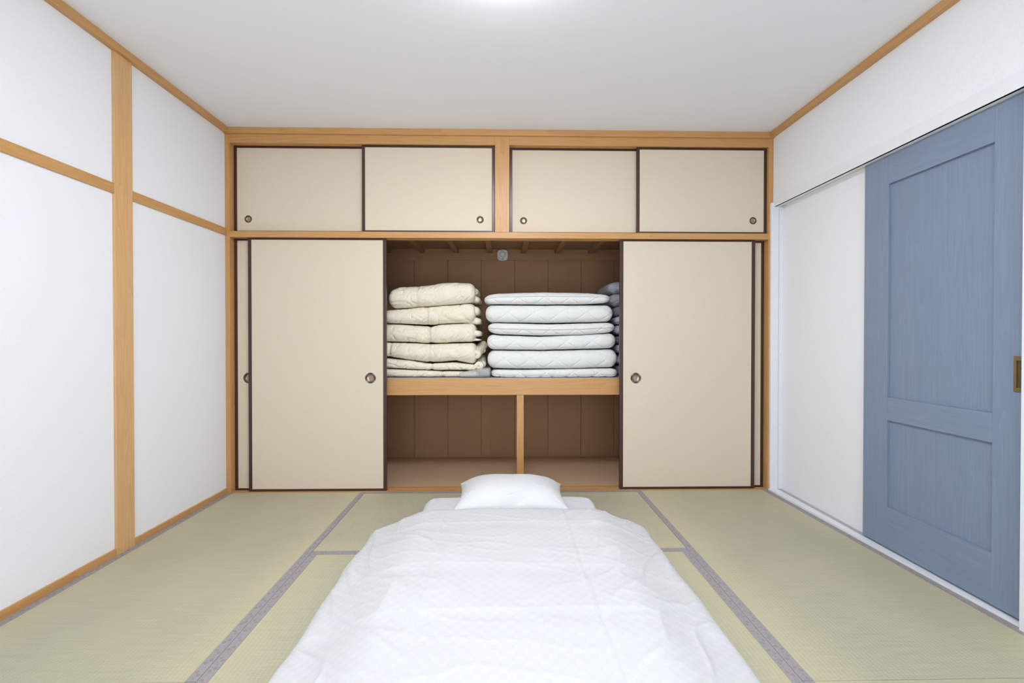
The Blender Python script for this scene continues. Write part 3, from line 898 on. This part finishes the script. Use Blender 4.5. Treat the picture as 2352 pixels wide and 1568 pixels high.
MG = 'white quilted mattresses stacked on the shelf'
white_labels = {
    'M1': 'topmost thin white quilted mattress with a piped edge, middle stack',
    'M2': 'thick white folded mattress second from the top of the middle stack',
    'M3': 'thin white piped mattress third from the top of the middle stack',
    'M4': 'white folded mattress fourth from the top of the middle stack',
    'M5': 'thickest white folded mattress, second from the bottom of the middle stack',
    'M6': 'flat white mattress at the bottom of the middle stack'}
for i, kx in enumerate(('M1', 'M2', 'M3', 'M4', 'M5', 'M6')):
    spec = STACK[kx]
    t = thing('folded_mattress', ((spec[0][0] + spec[0][1]) / 2, 0.45, min(z for _, z in spec[2])), white_labels[kx], 'mattress', MG)
    ob, vv, nf = soft_slab('folded_body', spec, 0.148 + 0.004 * (i % 2), 0.74, QUILT, t, 'quilt', seed=i + 1, re=0.055, nmid=250, nfr=44, nose=0.76, blunt=0.12)
    fr = {'M1': 0.57, 'M3': 0.50, 'M6': 0.16}.get(kx)
    if fr:
        tube('piping', on_front(vv, nf, fr, 0.003)[3:-3], 0.0042, QUILT, t)

BG = 'blue-grey bedding stacked behind the right door'
blue_labels = {
    'B1': 'topmost blue-grey folded bundle at the right edge of the opening',
    'B2': 'crumpled blue-grey cover second from the top at right',
    'B3': 'slate folded cover third from the top at right',
    'B4': 'slate folded cover fourth from the top at right',
    'B5': 'pale blue folded cover fifth from the top at right',
    'B6': 'dark filler put in for the shaded gap between covers at right',
    'B7': 'pale blue-green folded cover seventh from the top at right',
    'B8': 'pale blue folded cover second from the bottom at right',
    'B9': 'pale bundle at the bottom of the stack at right'}
for i, kx in enumerate(sorted(blue_labels)):
    spec = STACK[kx]
    m = BLUEGREYD if kx in ('B3', 'B6') else GREYCOV if kx in ('B1', 'B2') else BLUEGREY  # B6 is a dark piece standing in for the shaded gap between covers
    ob, vv, nf = soft_slab('folded_cover', spec, 0.27 + 0.012 * (i % 3), 0.74, m, None, 'crumple', seed=i + 11, re=0.05, nmid=70, nfr=26, blunt=0.10)
    tag(ob, blue_labels[kx], 'bedding', BG)

bag, _, _ = soft_slab('plastic_bag', ((-0.30, -0.078), [(-0.30, 0.790), (-0.24, 0.806), (-0.15, 0.822), (-0.078, 0.824)], [(-0.30, 0.7570), (-0.078, 0.7570)]),
                      0.128, 0.40, VINYL, None, 'bag', seed=31, re=0.012, nmid=60, nfr=24, rfmax=0.02, nose=0.6)
tag(bag, 'crumpled cloudy plastic bag end sticking out under the cream quilts', 'plastic bag')

# ============================================================ BED ON THE FLOOR
def field_mesh(name, x0, x1, y0, y1, nx, ny, rc, hfun, bfun, wob=0.0, seed=0):
    """closed quilt-like solid over a rounded rectangle: top hfun, underside bfun"""
    gx = np.linspace(x0, x1, nx); gy = np.linspace(y0, y1, ny)
    # denser rows at the rim
    def dense(a, b, n):
        t = np.linspace(-1, 1, n); t = np.sign(t) * (1 - (1 - np.abs(t)) ** 1.35)
        return (a + b) / 2 + t * (b - a) / 2
    gx = dense(x0, x1, nx); gy = dense(y0, y1, ny)
    X, Y = np.meshgrid(gx, gy, indexing='ij')
    X = X.ravel(); Y = Y.ravel()
    cx, cy, hx, hy = (x0 + x1) / 2, (y0 + y1) / 2, (x1 - x0) / 2, (y1 - y0) / 2
    def sdf(X, Y):
        qx = np.abs(X - cx) - (hx - rc); qy = np.abs(Y - cy) - (hy - rc)
        return np.hypot(np.maximum(qx, 0), np.maximum(qy, 0)) + np.minimum(np.maximum(qx, qy), 0) - rc
    sd = sdf(X, Y)
    qx = np.maximum(np.abs(X - cx) - (hx - rc), 0); qy = np.maximum(np.abs(Y - cy) - (hy - rc), 0)
    L = np.maximum(np.hypot(qx, qy), 1e-9)
    out = sd > 0
    X = np.where(out, X - np.sign(X - cx) * qx / L * sd, X)
    Y = np.where(out, Y - np.sign(Y - cy) * qy / L * sd, Y)
    e = -np.minimum(sdf(X, Y), 0)
    Xo, Yo = X.copy(), Y.copy()
    if wob:
        w = np.exp(-e / 0.08)
        X = X + w * wob * perlin(np.stack([Xo * 4, Yo * 4, Xo * 0 + seed], 1))
        Y = Y + w * wob * perlin(np.stack([Xo * 4, Yo * 4, Xo * 0 + seed + 9.5], 1))
    Zt = hfun(Xo, Yo, e); Zb = bfun(Xo, Yo, e)
    Zt = np.maximum(Zt, Zb + 0.0005)
    n = nx * ny
    idx = np.arange(n).reshape(nx, ny)
    a, b, c, d_ = idx[:-1, :-1], idx[1:, :-1], idx[1:, 1:], idx[:-1, 1:]
    F = np.stack([a, b, c, d_], -1).reshape(-1, 4)
    F2 = F[:, ::-1] + n
    rim = np.concatenate([idx[:, 0], idx[-1, 1:], idx[-2::-1, -1], idx[0, -2:0:-1]])
    nx_ = np.roll(rim, -1)
    F3 = np.stack([rim, rim + n, nx_ + n, nx_], -1)
    V = np.concatenate([np.stack([X, Y, Zt], 1), np.stack([X, Y, Zb], 1)])
    me = bpy.data.meshes.new(name)
    me.from_pydata(V.tolist(), [], np.concatenate([F, F2, F3]).tolist())
    return me

def edge_round(e, r):
    return np.sqrt(np.clip(1 - (1 - np.clip(e / r, 0, 1)) ** 2, 0, 1))

def smooth(t):
    t = np.clip(t, 0, 1)
    return t * t * (3 - 2 * t)

BX = 0.050
MT = 0.080
def mat_top(X, Y, e):
    w = perlin(np.stack([X * 7, Y * 7, X * 0 + 2.2], 1))
    r = ridged(np.stack([X * 9 + Y * 5, Y * 4 - X * 3, X * 0 + 5.1], 1)) ** 5
    return 0.004 + (MT - 0.004) * edge_round(e, 0.05) ** 0.8 + 0.003 * w * np.clip(e / 0.04, 0, 1) + 0.003 * r * np.clip(e / 0.04, 0, 1)
me = field_mesh('floor_mattress', BX - 0.505, BX + 0.505, -2.42, -0.300, 120, 160, 0.09, mat_top, lambda X, Y, e: np.full_like(X, 0.0035), 0.012, 3)
fm = tag(link('floor_mattress', me, SHEET, None, True), 'thin floor mattress in a white sheet under the pillow', 'mattress')

DXC, DHW = 0.045, 0.722
DY0, DY1 = -2.78, -0.648
def duvet_base(X, Y, e):
    dx = np.abs(X - BX)
    return 0.004 + (MT + 0.003) * smooth(1 - (dx - 0.50) / 0.17)
def duvet_top(X, Y, e):
    dx = X - DXC
    drape = (MT + 0.003) * smooth(1 - (np.abs(X - BX) - 0.40) / 0.28)
    th = 0.058 * edge_round(e, 0.075) ** 0.75
    # the puff of the filling, a little fuller towards the feet
    puff = 0.012 * perlin(np.stack([X * 2.6, Y * 2.2, X * 0 + 1.7], 1)) + 0.005 * perlin(np.stack([X * 6, Y * 5, X * 0 + 4.4], 1))
    z = 0.004 + drape + th + puff * np.clip(e / 0.12, 0, 1)
    k = np.clip(e / 0.05, 0, 1)
    # ironed-in fold lines, two lengthwise and a few across
    for xf, wd in ((-0.285, 0.006), (0.315, 0.006)):
        d1 = X - xf - 0.012 * perlin(np.stack([Y * 3, Y * 0 + xf * 9, Y * 0], 1))
        z += k * (0.0028 * np.exp(-(d1 / wd) ** 2) - 0.0018 * np.exp(-((d1 - 0.014) / 0.012) ** 2))
    for yf in (-0.86, -1.26, -1.56, -2.05):
        d2 = Y - yf - 0.030 * perlin(np.stack([X * 2.2, X * 0 + yf * 7, X * 0], 1)) + 0.02 * np.abs(X)
        z += k * (0.0013 * np.exp(-(d2 / 0.010) ** 2) - 0.0030 * np.exp(-((d2 + 0.05) / 0.05) ** 2))
    # soft wrinkles, running obliquely and stronger at the sides
    wp = perlin(np.stack([X * 3, Y * 3, X * 0 + 8.8], 1))
    side = np.clip((np.abs(dx) - 0.20) / 0.40, 0.15, 1)
    A = np.stack([Y * 3.2 + X * 6.5 + wp * 1.5, X * 2.0 - Y * 0.8, X * 0 + 0.3], 1)
    B = np.stack([Y * 4.5 - X * 7.5 + wp * 1.5, X * 1.5 + Y * 1.0, X * 0 + 3.9], 1)
    z += k * side * (0.009 * ridged(A) ** 6 * np.clip(0.55 - dx * 1.2, 0, 1) + 0.009 * ridged(B) ** 6 * np.clip(0.55 + dx * 1.2, 0, 1))
    C = np.stack([X * 2.2 + wp, Y * 8.0 + X * 2, X * 0 + 6.1], 1)
    z += k * 0.0020 * ridged(C) ** 6
    return z
me = field_mesh('duvet', DXC - DHW, DXC + DHW, DY0, DY1, 230, 330, 0.11, duvet_top, duvet_base, 0.030, 5)
dv = tag(link('duvet', me, CHECK, None, True, loc=(DXC, -1.7, 0.0)), 'white checked duvet spread over the bed on the floor', 'duvet')

# pillow
def pillow():
    cx, cy, hw, hd = 0.058, -0.446, 0.312, 0.208
    zs = 0.128
    n = 90; m_ = 70
    def dense(n):
        t = np.linspace(-1, 1, n); return np.sign(t) * (1 - (1 - np.abs(t)) ** 1.6)
    U, Vv = np.meshgrid(dense(n), dense(m_), indexing='ij')
    U = U.ravel(); Vv = Vv.ravel()
    pin = 1 - 0.075 * (1 - np.abs(Vv) ** 2.0)          # sides drawn in between the corners
    pin2 = 1 - 0.075 * (1 - np.abs(U) ** 2.2)
    X = cx + hw * U * pin; Y = cy + hd * Vv * pin2
    body = np.clip((1 - np.abs(U) ** 3.2), 0, 1) ** 0.62 * np.clip((1 - np.abs(Vv) ** 2.6), 0, 1) ** 0.60
    P = np.stack([X * 9, Y * 9, X * 0 + 1.1], 1)
    rr = np.hypot(np.abs(U) - 1.0, np.abs(Vv) - 1.0)
    ang = np.arctan2(1.0 - np.abs(Vv), 1.0 - np.abs(U))
    corner = np.exp(-rr / 0.35) * ridged(np.stack([ang * 4.5 + np.sign(U) * 3, rr * 2, np.sign(Vv) * 5.0], 1)) ** 3
    wr = 0.0028 * perlin(P) + 0.011 * corner
    # diagonal fold towards the open front edge
    d = (X - cx + 0.03) * 0.32 - (Y - (cy - hd * 0.88))
    front = np.exp(-((Vv + 0.90) / 0.13) ** 2)
    fold = front * np.clip(0.75 - np.abs(U), 0, 1) * (0.022 * np.exp(-((d + 0.010) / 0.012) ** 2) - 0.020 * np.exp(-((d - 0.016) / 0.014) ** 2))
    mask = np.clip(body * 3, 0, 1)
    Zt = zs + 0.108 * body + mask * wr + fold
    Zb = zs - np.minimum(0.046, 0.075 * body ** 0.8) - 0.0006
    tilt = -0.010 * (Vv < 2) * (1 - Vv) * 0.5 + 0.006 * (-U) * 0.5
    Zt += tilt; Zb = Zb + tilt * 0.3
    Zb = np.maximum(Zb, MT + 0.006)
    N_ = n * m_
    idx = np.arange(N_).reshape(n, m_)
    a, b, c, d_ = idx[:-1, :-1], idx[1:, :-1], idx[1:, 1:], idx[:-1, 1:]
    F = np.stack([a, b, c, d_], -1).reshape(-1, 4)
    rim = np.concatenate([idx[:, 0], idx[-1, 1:], idx[-2::-1, -1], idx[0, -2:0:-1]])
    nx_ = np.roll(rim, -1)
    F3 = np.stack([rim, rim + N_, nx_ + N_, nx_], -1)
    V = np.concatenate([np.stack([X, Y, Zt], 1), np.stack([X, Y, Zb], 1)])
    me = bpy.data.meshes.new('pillow')
    me.from_pydata(V.tolist(), [], np.concatenate([F, F[:, ::-1] + N_, F3]).tolist())
    return link('pillow', me, SHEET, None, True)
tag(pillow(), 'plump white pillow at the head of the floor bed', 'pillow')
